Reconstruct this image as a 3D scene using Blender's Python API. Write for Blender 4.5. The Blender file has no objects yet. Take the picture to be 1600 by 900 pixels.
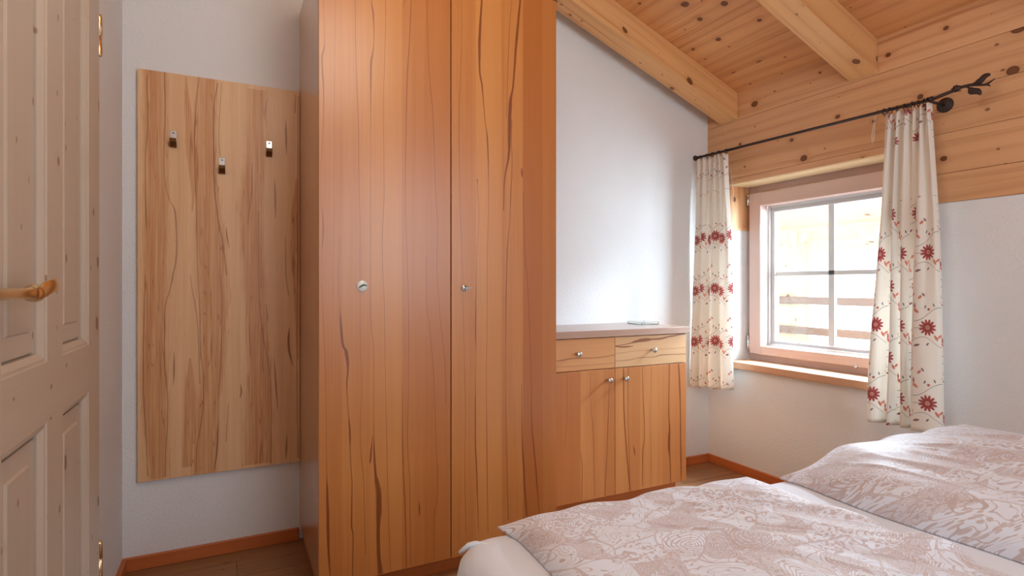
import bpy, bmesh, math, random
from mathutils import Vector
random.seed(7)
PI = math.pi
SC = bpy.context.scene
COL = SC.collection

# ------------------------------------------------------------------ camera, world, lights
FPX = 876.0; YAW = math.radians(26.59); EYE = 1.07; HOR = 447.0
cd = bpy.data.cameras.new('camera'); cam = bpy.data.objects.new('camera', cd); COL.objects.link(cam)
cd.sensor_width = 36; cd.lens = FPX / 1600 * 36; cd.clip_start = .02
cd.shift_y = -(450 - HOR) / 1600
cam.location = (0, 0, EYE); cam.rotation_euler = (PI/2, 0, -YAW)
SC.camera = cam
SC.view_settings.view_transform = 'Standard'; SC.view_settings.look = 'None'
SC.view_settings.gamma = 1; SC.view_settings.use_curve_mapping = False
SC.view_settings.exposure = 0.0
SC.cycles.use_denoising = True
SC.cycles.max_bounces = 12; SC.cycles.diffuse_bounces = 6; SC.cycles.glossy_bounces = 4
SC.cycles.transparent_max_bounces = 12
SC.cycles.sample_clamp_indirect = 6
SC.cycles.caustics_reflective = False; SC.cycles.caustics_refractive = False

W = bpy.data.worlds.new('World'); SC.world = W; W.use_nodes = True
bg = W.node_tree.nodes['Background']; bg.inputs[0].default_value = (.86, .93, 1, 1); bg.inputs[1].default_value = 5.5

def area(name, loc, target, sx, sy, power, color, portal=False):
    d = bpy.data.lights.new(name, 'AREA'); d.shape = 'RECTANGLE'; d.size = sx; d.size_y = sy
    d.energy = power; d.color = color
    o = bpy.data.objects.new(name, d); COL.objects.link(o); o.location = loc
    o.rotation_euler = (Vector(target) - Vector(loc)).to_track_quat('-Z', 'Y').to_euler()
    if portal: d.cycles.is_portal = True
    return o
area('window_portal', (2.87, 1.88, 1.13), (2.0, 1.88, 1.13), 1.06, 1.0, 1, (1, 1, 1), portal=True)
area('side_daylight_fill', (3.35, .95, 1.38), (1.3, 2.5, 1.25), .9, 1.0, 165, (.70, .85, 1))  # area lamp added outside, out of view, to lift daylight on the back wall
area('overhead_daylight_fill', (3.22, 2.0, 1.83), (1.75, .95, .6), 1.2, .34, 560, (.66, .82, 1))  # area lamp added under the balcony roof to lift daylight on the bed
area('rear_fill_light', (1.3, -1.1, 1.5), (.7, 2.0, 1.1), 1.4, 1.2, 27, (.76, .88, 1))  # added fill from behind the camera; the rear wall has no window
pl = bpy.data.lights.new('ceiling_lamp_light', 'POINT'); pl.energy = 24; pl.color = (1, .90, .76); pl.shadow_soft_size = .28
plo = bpy.data.objects.new('ceiling_lamp_light', pl); COL.objects.link(plo); plo.location = (.45, .75, 2.3)

# pixel of the 1600x900 frame -> point on a wall plane (used to read positions off the photograph)
CC, SS = math.cos(YAW), math.sin(YAW)
def ray(x, y):
    u = (x - 800) / FPX
    return (CC*u + SS, -SS*u + CC, (HOR - y) / FPX)
def onY(x, y, Y): r = ray(x, y); t = Y / r[1]; return (r[0]*t, Y, EYE + r[2]*t)
def onX(x, y, X): r = ray(x, y); t = X / r[0]; return (X, r[1]*t, EYE + r[2]*t)
def onZ(x, y, Z): r = ray(x, y); t = (Z - EYE) / r[2]; return (r[0]*t, r[1]*t, Z)

# room
XL, XR, YB, YR = -.365, 2.61, 2.53, -1.35
SLOPE = .38
def roof(x): return 2.18 + SLOPE * (XR - x)

# ------------------------------------------------------------------ node helper
class S:
    """a socket with arithmetic"""
    def __init__(s, nt, k): s.nt = nt; s.k = k
    def _m(s, op, *a, clamp=False):
        n = s.nt.nodes.new('ShaderNodeMath'); n.operation = op; n.use_clamp = clamp
        for i, v in enumerate((s,) + a):
            if isinstance(v, S): s.nt.links.new(v.k, n.inputs[i])
            else: n.inputs[i].default_value = v
        return S(s.nt, n.outputs[0])
    def __add__(s, o): return s._m('ADD', o)
    __radd__ = __add__
    def __sub__(s, o): return s._m('SUBTRACT', o)
    def __rsub__(s, o): return (s * -1) + o
    def __mul__(s, o): return s._m('MULTIPLY', o)
    __rmul__ = __mul__
    def __truediv__(s, o): return s._m('DIVIDE', o)
    def abs(s): return s._m('ABSOLUTE')
    def sin(s): return s._m('SINE')
    def cos(s): return s._m('COSINE')
    def sqrt(s): return s._m('SQRT')
    def pow(s, o): return s._m('POWER', o)
    def floor(s): return s._m('FLOOR')
    def mod(s, o): return s._m('FLOORED_MODULO', o)
    def max(s, o): return s._m('MAXIMUM', o)
    def min(s, o): return s._m('MINIMUM', o)
    def atan2(s, o): return s._m('ARCTAN2', o)
    def gt(s, o): return s._m('GREATER_THAN', o)
    def lt(s, o): return s._m('LESS_THAN', o)
    def clamp(s): return s._m('ADD', 0.0, clamp=True)
    def ramp(s, a, b, c=0., d=1., smooth=True):
        n = s.nt.nodes.new('ShaderNodeMapRange'); n.interpolation_type = 'SMOOTHSTEP' if smooth else 'LINEAR'
        s.nt.links.new(s.k, n.inputs[0])
        for i, v in zip((1, 2, 3, 4), (a, b, c, d)): n.inputs[i].default_value = v
        return S(s.nt, n.outputs[0])
def vec(nt, x, y, z=0.):
    n = nt.nodes.new('ShaderNodeCombineXYZ')
    for i, v in enumerate((x, y, z)):
        if isinstance(v, S): nt.links.new(v.k, n.inputs[i])
        else: n.inputs[i].default_value = v
    return S(nt, n.outputs[0])
def noise(nt, v, scale=1., detail=2., rough=.5, dist=0.):
    n = nt.nodes.new('ShaderNodeTexNoise'); nt.links.new(v.k, n.inputs['Vector'])
    n.inputs['Scale'].default_value = scale; n.inputs['Detail'].default_value = detail
    n.inputs['Roughness'].default_value = rough; n.inputs['Distortion'].default_value = dist
    return S(nt, n.outputs[0])
def voro(nt, v, scale=1., feature='F1', out=0, dims='2D', rnd=1.):
    n = nt.nodes.new('ShaderNodeTexVoronoi'); n.voronoi_dimensions = dims; n.feature = feature
    nt.links.new(v.k, n.inputs['Vector']); n.inputs['Scale'].default_value = scale
    n.inputs['Randomness'].default_value = rnd
    return S(nt, n.outputs[out])
def mix(nt, f, a, b, mode='MIX'):
    n = nt.nodes.new('ShaderNodeMix'); n.data_type = 'RGBA'; n.blend_type = mode; n.clamp_factor = True
    for i, v in ((0, f), (6, a), (7, b)):
        if isinstance(v, S): nt.links.new(v.k, n.inputs[i])
        elif i == 0: n.inputs[0].default_value = v
        else: n.inputs[i].default_value = tuple(v) + (1,) if len(v) == 3 else v
    return S(nt, n.outputs[2])
def srgb(r, g, b):
    f = lambda c: (c/255/12.92 if c/255 <= .04045 else ((c/255+.055)/1.055)**2.4)
    return (f(r), f(g), f(b))
def curve(nt, x, pts):
    n = nt.nodes.new('ShaderNodeFloatCurve'); nt.links.new(x.k, n.inputs['Value'])
    c = n.mapping.curves[0]; n.mapping.use_clip = False
    while len(c.points) < len(pts): c.points.new(.5, .5)
    for p, (a, b) in zip(c.points, pts): p.location = (a, b); p.handle_type = 'AUTO_CLAMPED'
    n.mapping.update()
    return S(nt, n.outputs[0])
class Mat:
    def __init__(s, name, color=(.8, .8, .8), rough=.5, metal=0., spec=.5):
        s.m = bpy.data.materials.new(name); s.m.use_nodes = True; s.nt = s.m.node_tree
        s.b = s.nt.nodes['Principled BSDF']
        s.b.inputs['Roughness'].default_value = rough; s.b.inputs['Metallic'].default_value = metal
        s.b.inputs['Specular IOR Level'].default_value = spec
        if isinstance(color, tuple): s.b.inputs['Base Color'].default_value = color + (1,)
    def set(s, key, v):
        if isinstance(v, S): s.nt.links.new(v.k, s.b.inputs[key])
        else: s.b.inputs[key].default_value = v
    def uv(s):
        n = s.nt.nodes.new('ShaderNodeUVMap'); n.uv_map = 'UVMap'
        q = s.nt.nodes.new('ShaderNodeSeparateXYZ'); s.nt.links.new(n.outputs[0], q.inputs[0])
        return S(s.nt, q.outputs[0]), S(s.nt, q.outputs[1])
    def pos(s):
        n = s.nt.nodes.new('ShaderNodeTexCoord'); return S(s.nt, n.outputs['Object'])
    def bump(s, h, strength=.2, dist=.002):
        n = s.nt.nodes.new('ShaderNodeBump'); n.inputs['Strength'].default_value = strength
        n.inputs['Distance'].default_value = dist; s.nt.links.new(h.k, n.inputs['Height'])
        s.nt.links.new(n.outputs[0], s.b.inputs['Normal'])

def plaster(name, col, strength=.35):
    M = Mat(name, col, .9, spec=.15); p = M.pos()
    n1 = noise(M.nt, p, 95, 3, .7); n2 = noise(M.nt, p, 2.2, 2)
    M.set('Base Color', mix(M.nt, n2.ramp(.3, .7), col, tuple(c*.965 for c in col)))
    M.bump(n1, strength, .004); return M.m

def pine(name, light, dark, knot=srgb(96, 48, 20), rough=.45, freq=1., knots=True, greyed=0., contrast=1.):
    M = Mat(name, light, rough, spec=.35); nt = M.nt; u, v = M.uv()
    w = noise(nt, vec(nt, u*3, v*.55), 1, 2)
    kd = voro(nt, vec(nt, u, v*.8), 6.2)*(noise(nt, vec(nt, u*22, v*9), 1, 1)*1.3 + .35); kc = voro(nt, vec(nt, u, v*.8), 6.2, out=1)
    sep = nt.nodes.new('ShaderNodeSeparateXYZ'); nt.links.new(kc.k, sep.inputs[0])
    kr = S(nt, sep.outputs[0]); ks = S(nt, sep.outputs[1])
    keep = kr.gt(.5) if knots else kr.gt(5)
    rad = ks*.075 + .035
    halo = (1 - (kd/(rad*3.2)).min(1.)) * keep
    uu = u + w*.10 + halo*.012
    warp = noise(nt, vec(nt, u*9, v*.9), 1, 2)
    rings = ((uu*(95*freq)) + warp*9.).sin()*.5 + .5
    fine = noise(nt, vec(nt, uu*(230*freq), v*2.2), 1, 3, .65)
    lines = noise(nt, vec(nt, uu*(60*freq), v*.7), 1, 2, .6).ramp(.56, .70)
    tone = noise(nt, vec(nt, u*5, v*.35), 1, 1)
    k2 = voro(nt, vec(nt, u + 7.3, v*.7), 10.); k2c = voro(nt, vec(nt, u + 7.3, v*.7), 10., out=1)
    sep2 = nt.nodes.new('ShaderNodeSeparateXYZ'); nt.links.new(k2c.k, sep2.inputs[0])
    small = (k2/(S(nt, sep2.outputs[1])*.05+.02)).ramp(.6, 1.1, 1, 0)*S(nt, sep2.outputs[0]).gt(.6 if knots else 5.)
    f = (rings.pow(3.)*.13*contrast + fine*.38 + lines*.28*contrast + tone*.6 - .33).clamp()
    c = mix(nt, f, light, dark)
    c = mix(nt, halo.pow(1.5)*.55, c, dark)
    core = (kd/rad).ramp(.75, 1.05, 1, 0)*keep
    ring = (kd/rad).ramp(.45, .85, 0, 1)*core
    c = mix(nt, core*.85, c, knot)
    c = mix(nt, ring*.5, c, tuple(k*.45 for k in knot))
    c = mix(nt, small*.7, c, knot)
    if greyed: c = mix(nt, greyed, c, srgb(170, 150, 135))
    M.set('Base Color', c); M.bump(fine, .06, .001)
    return M.m

def veneer(name, light, mid, dark, streaks=(), horiz=False, staves=(), lw=.8, rough=.33, base_streaks=True, zones=(), coat=.5):
    """core beech veneer: pale to reddish staves with thin dark heart lines.
       streaks: lists of (cross, along, half width) in metres, along = the grain"""
    M = Mat(name, light, rough, spec=.45); nt = M.nt; u, v = M.uv()
    wob = noise(nt, vec(nt, u*2, v*2.2), 1, 3) - .5
    fine = noise(nt, vec(nt, (u + wob*.01)*260, v*3), 1, 3, .6)
    med = noise(nt, vec(nt, (u + wob*.015)*38, v*.9), 1, 3, .6)
    broad = noise(nt, vec(nt, u*9, v*.35), 1, 2)
    f = (fine*.45 + med*.62 + broad*.5 - .42).clamp()
    c = mix(nt, f, light, mid)
    for (a, b, s) in staves:                       # stave between cross a and b, tone shift s
        m = u.ramp(a-.0008, a+.0008)*u.ramp(b-.0008, b+.0008, 1, 0)
        c = mix(nt, m*abs(s), c, mid if s > 0 else light)
    if base_streaks:
        ln = ((u + wob*.035)*17 + med*.25)
        line = 1 - ((ln.mod(1.) - .5).abs()*1.0).ramp(0., .045)
        pres = noise(nt, vec(nt, u*14, v*1.1), 1, 1).ramp(.46, .6)
        c = mix(nt, line*pres*.55, c, dark)
    jit = noise(nt, vec(nt, u*3, v*16), 1, 3, .6) - .5
    wn = noise(nt, vec(nt, u*160, v*9), 1, 2, .6)
    def strk(c, pts, alpha, col, soft=.6, tex=0.):
        pts = sorted(pts, key=lambda p: p[1]); t0, t1 = pts[0][1], pts[-1][1]
        c0 = min(p[0] for p in pts) - .01; c1 = max(p[0] for p in pts) + .01
        wm = max(p[2] for p in pts)
        t = (v - t0)/(t1 - t0)
        cen = curve(nt, t, [((p[1]-t0)/(t1-t0), (p[0]-c0)/(c1-c0)) for p in pts])*(c1-c0) + c0
        wid = curve(nt, t, [((p[1]-t0)/(t1-t0), p[2]/wm) for p in pts])*wm
        d = (u + jit*.0022 - cen).abs()/(wid*(wn*.9 + .55)*(1. if tex else lw))
        m = d.ramp(1 - soft*.5, 1 + soft, 1, 0)*v.gt(t0)*v.lt(t1)
        if tex: m = m*(fine.ramp(.3, .65)*tex + (1 - tex))*(med.ramp(.3, .6)*tex*.6 + 1 - tex*.6)
        if not tex and not isinstance(col, S): m = m*((wid/.0022)*.45 + .42).min(1.)
        return mix(nt, m*alpha, c, col)
    for z in zones: c = strk(c, z, .85, mid, soft=.5, tex=.6)
    if zones:
        vn = noise(nt, vec(nt, (u + wob*.02)*26, v*1.3), 1, 2, .55)
        vein = ((vn*11).mod(1.) - .5).abs().ramp(.0, .11, 1, 0)*noise(nt, vec(nt, u*30, v*2), 1, 1).ramp(.38, .6)
        inz = None
        keepc = c
        for z in zones: c = strk(c, [(p[0]+.003, p[1], p[2]*.95) for p in z], .75, mix(nt, vein, c, mix(nt, .45, dark, mid)), soft=.5)
        c = mix(nt, vein*.16, c, mid)
    for s in streaks: c = strk(c, s, .82, dark)
    M.set('Base Color', c); M.set('Coat Weight', coat); M.set('Coat Roughness', .3)
    M.bump(fine, .03, .0006)
    return M.m

# ------------------------------------------------------------------ mesh helper
def auto_uv(g, off=(0, 0)):
    gi = 'xyz'.index(g)
    def f(p, n):
        ax = max(range(3), key=lambda i: abs(n[i]))
        if ax == gi: o = [i for i in range(3) if i != gi]; return (p[o[0]] + off[0], p[o[1]]*.15 + off[1])
        ui = 3 - gi - ax
        return (p[ui] + off[0], p[gi] + off[1])
    return f
class MB:
    def __init__(s): s.v = []; s.f = []; s.uv = []; s.sm = []
    def face(s, pts, uvs, smooth=False):
        b = len(s.v); s.v += [tuple(p) for p in pts]; s.f.append(tuple(range(b, b+len(pts)))); s.uv.append(uvs); s.sm.append(smooth)
    def hexa(s, c, uvf=None, g='z', off=(0, 0)):
        """eight corners: bottom ring 0-3 counter-clockwise, top ring 4-7"""
        uvf = uvf or auto_uv(g, off); b = len(s.v); s.v += [tuple(p) for p in c]
        for q in ((0, 3, 2, 1), (4, 5, 6, 7), (0, 1, 5, 4), (1, 2, 6, 5), (2, 3, 7, 6), (3, 0, 4, 7)):
            P = [Vector(c[i]) for i in q]; n = (P[1]-P[0]).cross(P[2]-P[0])
            n = n.normalized() if n.length > 0 else Vector((0, 0, 1))
            s.f.append(tuple(b+i for i in q)); s.uv.append([uvf(p, n) for p in P]); s.sm.append(False)
        return s
    def box(s, x0, y0, z0, x1, y1, z1, uvf=None, g='z', off=(0, 0)):
        return s.hexa([(x0, y0, z0), (x1, y0, z0), (x1, y1, z0), (x0, y1, z0), (x0, y0, z1), (x1, y0, z1), (x1, y1, z1), (x0, y1, z1)], uvf, g, off)
    def grid(s, P, UV=None, smooth=True, closed_u=False, flip=False):
        """P[i][j] points"""
        b = len(s.v); n = len(P); m = len(P[0])
        for r in P: s.v += [tuple(p) for p in r]
        for i in range(n - 1 + (1 if closed_u else 0)):
            for j in range(m - 1):
                i2 = (i+1) % n; q = [(i, j), (i2, j), (i2, j+1), (i, j+1)]
                if flip: q = q[::-1]
                s.f.append(tuple(b + a*m + c for a, c in q))
                s.uv.append([UV[a][c] if UV else (a/n, c/m) for a, c in q]); s.sm.append(smooth)
        return s
    def tube(s, path, r, seg=12, caps=True):
        path = [Vector(p) for p in path]; R = r if isinstance(r, (list, tuple)) else [r]*len(path)
        rings = []; up = None
        for i, p in enumerate(path):
            d = (path[min(i+1, len(path)-1)] - path[max(i-1, 0)]).normalized()
            if up is None: up = Vector((0, 0, 1)) if abs(d.z) < .9 else Vector((1, 0, 0))
            a = d.cross(up).normalized(); up = a.cross(d).normalized()
            rings.append([p + (a*math.cos(t) + up*math.sin(t))*R[i] for t in [2*PI*k/seg for k in range(seg)]])
        b = len(s.v)
        for q in rings: s.v += [tuple(p) for p in q]
        for i in range(len(rings)-1):
            for k in range(seg):
                k2 = (k+1) % seg
                s.f.append((b+i*seg+k, b+i*seg+k2, b+(i+1)*seg+k2, b+(i+1)*seg+k)); s.uv.append([(0, 0)]*4); s.sm.append(True)
        if caps:
            s.f.append(tuple(b+k for k in range(seg))[::-1]); s.uv.append([(0, 0)]*seg); s.sm.append(False)
            e = b+(len(rings)-1)*seg; s.f.append(tuple(e+k for k in range(seg))); s.uv.append([(0, 0)]*seg); s.sm.append(False)
        return s
    def lathe(s, c, axis, prof, seg=24):
        """prof: (distance along axis, radius)"""
        axis = Vector(axis).normalized()
        s.tube([Vector(c) + axis*a for a, r in prof], [max(r, 1e-4) for a, r in prof], seg); return s
def build(name, mb, mat, parent=None, bevel=0., origin=None, sub=0, merge=False):
    if origin is None:
        if parent: origin = Vector(parent['_w'])
        else:
            xs, ys, zs = zip(*mb.v); origin = Vector(((min(xs)+max(xs))/2, (min(ys)+max(ys))/2, min(zs)))
    origin = Vector(origin)
    me = bpy.data.meshes.new(name); me.from_pydata([tuple(Vector(p)-origin) for p in mb.v], [], mb.f)
    L = me.uv_layers.new(name='UVMap'); k = 0
    for f in mb.uv:
        for q in f: L.data[k].uv = q; k += 1
    me.polygons.foreach_set('use_smooth', mb.sm)
    me.materials.append(mat); me.update()
    if merge:
        bm = bmesh.new(); bm.from_mesh(me); bmesh.ops.remove_doubles(bm, verts=bm.verts, dist=1e-5); bm.to_mesh(me); bm.free()
    o = bpy.data.objects.new(name, me); COL.objects.link(o)
    if parent:
        o.parent = parent; o.location = origin - Vector(parent['_w']); o['_w'] = tuple(origin)
    else: o.location = origin; o['_w'] = tuple(origin)
    if bevel:
        m = o.modifiers.new('bevel', 'BEVEL'); m.width = bevel; m.segments = 2; m.limit_method = 'ANGLE'; m.angle_limit = math.radians(40); m.harden_normals = False
    if sub:
        m = o.modifiers.new('sub', 'SUBSURF'); m.levels = sub; m.render_levels = sub
    return o
def thing(name, loc, label, cat, group=None):
    o = bpy.data.objects.new(name, None); COL.objects.link(o); o.location = loc; o['_w'] = tuple(loc)
    o.empty_display_size = .05
    return tag(o, label, cat, group)
def tag(o, label, cat, group=None, kind=None):
    o['label'] = label; o['category'] = cat
    if group: o['group'] = group
    if kind: o['kind'] = kind
    return o
def struct(o, label=None, cat=None):
    o['kind'] = 'structure'
    if label: o['label'] = label
    if cat: o['category'] = cat
    return o

# ------------------------------------------------------------------ materials
M_wall = plaster('white_plaster', srgb(229, 231, 233), .8)
M_logs = pine('pine_logs', srgb(218, 170, 126), srgb(170, 112, 70), contrast=1.8)
M_ceil = pine('pine_ceiling_boards', srgb(218, 162, 108), srgb(168, 104, 58), contrast=1.7)
M_beam = pine('pine_beam', srgb(226, 178, 122), srgb(188, 126, 76), freq=.8, contrast=1.9)
M_base = pine('reddish_pine', srgb(198, 114, 62), srgb(150, 74, 34), knots=False)
M_sill = pine('sill_pine', srgb(206, 164, 132), srgb(176, 126, 94), knots=False)
M_frame = pine('window_larch', srgb(206, 180, 170), srgb(184, 152, 140), knots=False, contrast=.4)
M_oframe = pine('hazed_outer_frame', srgb(226, 220, 222), srgb(206, 198, 202), knots=False, contrast=.4)  # same wood as the frame, lightened to paint in the glass haze
M_door = pine('door_pine', srgb(190, 176, 160), srgb(164, 144, 124), knot=srgb(120, 78, 58), rough=.42, contrast=.4)
M_floor = pine('oak_floor', srgb(156, 112, 74), srgb(104, 68, 40), rough=.4, knots=True)
M_outwood = pine('balcony_wood', srgb(190, 168, 144), srgb(162, 138, 112), rough=.7)
M_raillog = pine('weathered_rail_wood', srgb(104, 88, 82), srgb(84, 68, 62), rough=.8, knots=False)
M_chrome = Mat('brushed_chrome', (.72, .72, .72), .22, 1.).m
M_darkchrome = Mat('dark_steel', (.25, .24, .22), .35, 1.).m
M_prong = Mat('prong_painted_reflection', srgb(120, 84, 50), .35, .9).m  # chrome prong with the mirrored brown of the wood put into its colour
M_alu = Mat('aluminium_spacer', (.80, .84, .88), .35, .6).m
M_brass = Mat('polished_brass', srgb(238, 212, 160), .24, 1.).m
M_iron = Mat('dark_brown_iron', srgb(58, 42, 40), .5, .3).m
M_black = Mat('black_slot', (.01, .01, .01), .6).m
M_disc = Mat('white_metal_disc', srgb(222, 226, 222), .35, .2).m
M_string = Mat('white_cord', srgb(235, 230, 222), .8).m
def glass_mat():
    m = bpy.data.materials.new('window_glass'); m.use_nodes = True; nt = m.node_tree; nt.nodes.clear()
    o = nt.nodes.new('ShaderNodeOutputMaterial'); t = nt.nodes.new('ShaderNodeBsdfTransparent'); t.inputs[0].default_value = (.97, .985, .98, 1)
    g = nt.nodes.new('ShaderNodeBsdfGlossy'); g.inputs['Roughness'].default_value = .02
    lw = nt.nodes.new('ShaderNodeLayerWeight'); lw.inputs[0].default_value = .5
    fr = S(nt, lw.outputs['Facing']).pow(5.)*.9 + .04
    x = nt.nodes.new('ShaderNodeMixShader'); nt.links.new(fr.k, x.inputs[0]); nt.links.new(t.outputs[0], x.inputs[1]); nt.links.new(g.outputs[0], x.inputs[2])
    nt.links.new(x.outputs[0], o.inputs[0]); return m
M_glass = glass_mat()

# ------------------------------------------------------------------ room shell
fl = MB()
for i in range(30):                                    # floor boards along X
    y0 = YR + i*.135; y1 = min(y0+.1335, YB + .1)
    if y0 > YB + .05: break
    x = XL - .1 - random.random()
    while x < XR + .1:
        L = 1.3; a, b = max(x, XL-.1), min(x+L, XR+.1)
        if b > a: fl.box(a, y0, -.03, b-.0012, y1, 0, g='x', off=(i*1.37+x, i*2.1))
        x += L
fl.box(XL-.12, YR-.1, -.10, XR+.25, YB+.1, -.029, g='x')
struct(build('floor', fl, M_floor))

def quadwall(name, x0, y0, z0, x1, y1, z1):
    return struct(build(name, MB().box(x0, y0, z0, x1, y1, z1), M_wall))
# (boards lie on one slab, part of the floor)
# far wall and rear wall follow the roof slope
def slopewall(name, ya, yb):
    m = MB(); xa, xb = XL-.12, XR+.3
    m.hexa([(xa, ya, -.03), (xb, ya, -.03), (xb, yb, -.03), (xa, yb, -.03), (xa, ya, roof(xa)+.02), (xb, ya, roof(xb)+.02), (xb, yb, roof(xb)+.02), (xa, yb, roof(xa)+.02)])
    return struct(build(name, m, M_wall))
slopewall('wall_back', YB, YB+.15)
slopewall('wall_rear', YR-.15, YR)
quadwall('wall_left', XL-.12, YR, -.03, XL, YB, roof(XL)+.02)
# window wall: plaster below, logs above, opening for the window
OY0, OY1, OZ0, OZ1 = 1.40, 2.36, .60, 1.66
WX = XR + .25; ZW = 1.41
m = MB()
m.box(XR, YR, -.03, WX, OY0, ZW); m.box(XR, OY1, -.03, WX, YB, ZW); m.box(XR, OY0, -.03, WX, OY1, OZ0)
struct(build('wall_right', m, M_wall))
m = MB(); zs = [1.41, 1.529, 1.694, 1.859, 2.024, 2.22]
for i in range(len(zs)-1):
    a, b = zs[i]+.0006, zs[i+1]-.0006; o = (i*3.17, i*5.3); xf = XR - .006
    if a < OZ1:
        b1 = min(b, OZ1) if b > OZ1 else b
        m.box(xf, YR, a, WX, OY0, b1, g='y', off=o); m.box(xf, OY1, a, WX, YB, b1, g='y', off=o)
        if b > OZ1: m.box(xf, YR, OZ1, WX, YB, b, g='y', off=o)
    else: m.box(xf, YR, a, WX, YB, b, g='y', off=o)
struct(build('wall_right_logs', m, M_logs, bevel=.0012))['label'] = 'horizontal pine log wall above the plaster'
# sloping ceiling of boards running along Y
m = MB(); x = XR + .3; i = 0; bw = .150
while x > XL - .15:
    xa, xb = x-bw+.0012, x
    o = (i*2.71, i*4.9); uvf = lambda p, n, o=o: (p[0]*1.07+o[0], p[1]+o[1])
    c = [(xa, YR-.1, roof(xa)), (xb, YR-.1, roof(xb)), (xb, YB+.1, roof(xb)), (xa, YB+.1, roof(xa))]
    m.hexa(c + [(q[0], q[1], q[2]+.03) for q in c], uvf); x -= bw; i += 1
struct(build('ceiling', m, M_ceil, bevel=.001))
m = MB(); c = [(XL-.2, YR-.2, roof(XL-.2)+.03), (XR+.3, YR-.2, roof(XR+.3)+.03), (XR+.3, YB+.2, roof(XR+.3)+.03), (XL-.2, YB+.2, roof(XL-.2)+.03)]
m.hexa(c + [(q[0], q[1], q[2]+.04) for q in c])
struct(build('ceiling_backing', m, M_ceil))
# rafters
def rafter(y0, y1, label, k):
    m = MB(); th = .152; xa, xb = XL, XR - .006
    bot = lambda x: roof(x) - th
    uvf = lambda p, n: ((p[2] + SLOPE*p[0] + k*1.9, p[0]*1.07 + k) if abs(n[1]) > .5 else (p[1] + k*2.3, p[0]*1.07 + k*.7))
    m.hexa([(xa, y0, bot(xa)), (xb, y0, bot(xb)), (xb, y1, bot(xb)), (xa, y1, bot(xa)), (xa, y0, roof(xa)), (xb, y0, roof(xb)), (xb, y1, roof(xb)), (xa, y1, roof(xa))], uvf)
    return tag(build('ceiling_beam', m, M_beam, bevel=.003), label, 'beam', 'sloping pine ceiling beams')
rafter(2.302, 2.430, 'sloping square pine ceiling beam beside the white back wall', 0)
rafter(1.521, 1.649, 'sloping square pine ceiling beam meeting the log wall above the middle of the curtain rod', 1)
rafter(.74, .868, 'sloping square pine ceiling beam over the bed', 2)
# baseboards
def baseb(name, x0, y0, x1, y1, g):
    m = MB().box(x0, y0, 0, x1, y1, .05, g=g, off=(random.random()*5, 0)); return struct(build(name, m, M_base, bevel=.003))
baseb('baseboard_back', XL, YB-.016, .255, YB, 'x')
baseb('baseboard_back_right', 2.068, YB-.016, XR, YB, 'x')
baseb('baseboard_left', XL, 1.97, XL+.016, YB-.016, 'y')
baseb('baseboard_right', XR-.016, YR, XR, YB-.016, 'y')

# ------------------------------------------------------------------ window
TOPJ = 1.632
# reveal lining
m = MB(); m.box(XR-.004, OY1-.002, ZW, 2.76, OY1+.004, OZ1, g='z', off=(3, 3)); m.box(XR-.004, OY0-.004, ZW, 2.76, OY0+.002, OZ1, g='z', off=(5, 5))
m.box(XR-.010, OY1-.007, ZW-.012, 2.76, OY1+.004, ZW+.002, g='x', off=(2, 2))
struct(build('trim_1', m, M_logs))
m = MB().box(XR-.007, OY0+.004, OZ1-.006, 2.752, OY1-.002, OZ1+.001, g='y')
struct(build('trim_3', m, pine('soffit_board_lit_tone', srgb(246, 228, 188), srgb(226, 200, 156), knots=False, contrast=.4)))  # pale colour paints in the bright light along the soffit
# fixed outer frame
m = MB(); FX0, FX1 = 2.755, 2.84; fw = .06
SY0, SY1, SZ0, SZ1 = 1.44, 2.335, .674, 1.612
m.box(FX0+.012, OY1-.045, OZ0, FX1, OY1, OZ1, g='z'); m.box(FX0+.012, OY0, OZ0, FX1, OY0+.06, OZ1, g='z')
m.box(FX0+.012, OY0+.06, OZ1-.06, FX1, OY1-.045, OZ1, g='y'); m.box(FX0+.012, OY0+.06, OZ0, FX1, OY1-.045, OZ0+.10, g='y')
win = struct(build('window_1', m, M_frame, bevel=.002))
# opening sash with its rails, bevelled inner edge and glass
def frame_ring(mb, y0, y1, z0, z1, w, x0, x1, wb=None, g2=0):
    wb = wb or w
    mb.box(x0, y1-w, z0, x1, y1, z1, g='z', off=(g2, 0)); mb.box(x0, y0, z0, x1, y0+w, z1, g='z', off=(g2+1, 0))
    mb.box(x0, y0+w, z1-w, x1, y1-w, z1, g='y', off=(g2+2, 0)); mb.box(x0, y0+w, z0, x1, y1-w, z0+wb, g='y', off=(g2+3, 0))
m = MB(); frame_ring(m, SY0, SY1, SZ0, SZ1, .078, 2.735, 2.800, .050)
sash = build('window_sash', m, M_frame, win, bevel=.004)
GY0, GY1, GZ0, GZ1 = SY0+.078, SY1-.078, SZ0+.050, SZ1-.078
m = MB(); frame_ring(m, GY0, GY1, GZ0, GZ1, .012, 2.800, 2.812)
build('spacer_bar', m, M_alu, sash)
m = MB().box(2.790, GY0-.002, GZ0-.002, 2.793, GY1+.002, GZ1+.002); build('inner_pane', m, M_glass, sash)
m = MB(); frame_ring(m, GY0-.02, GY1+.02, GZ0-.02, GZ1+.02, .055, 2.812, 2.850, .05, 7)
osash = build('outer_sash', m, M_oframe, win, bevel=.003)
yc = 1.885; zc = 1.141
m = MB(); m.box(2.822, yc-.017, GZ0, 2.842, yc+.017, GZ1, g='z'); m.box(2.822, GY0, zc-.0125, 2.842, GY1, zc+.0125, g='y')
build('glazing_bar', m, Mat('hazed_glazing_bar', srgb(240, 240, 245), .5).m, osash, bevel=.002)  # near-white colour paints in haze and flare over the bars
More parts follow.
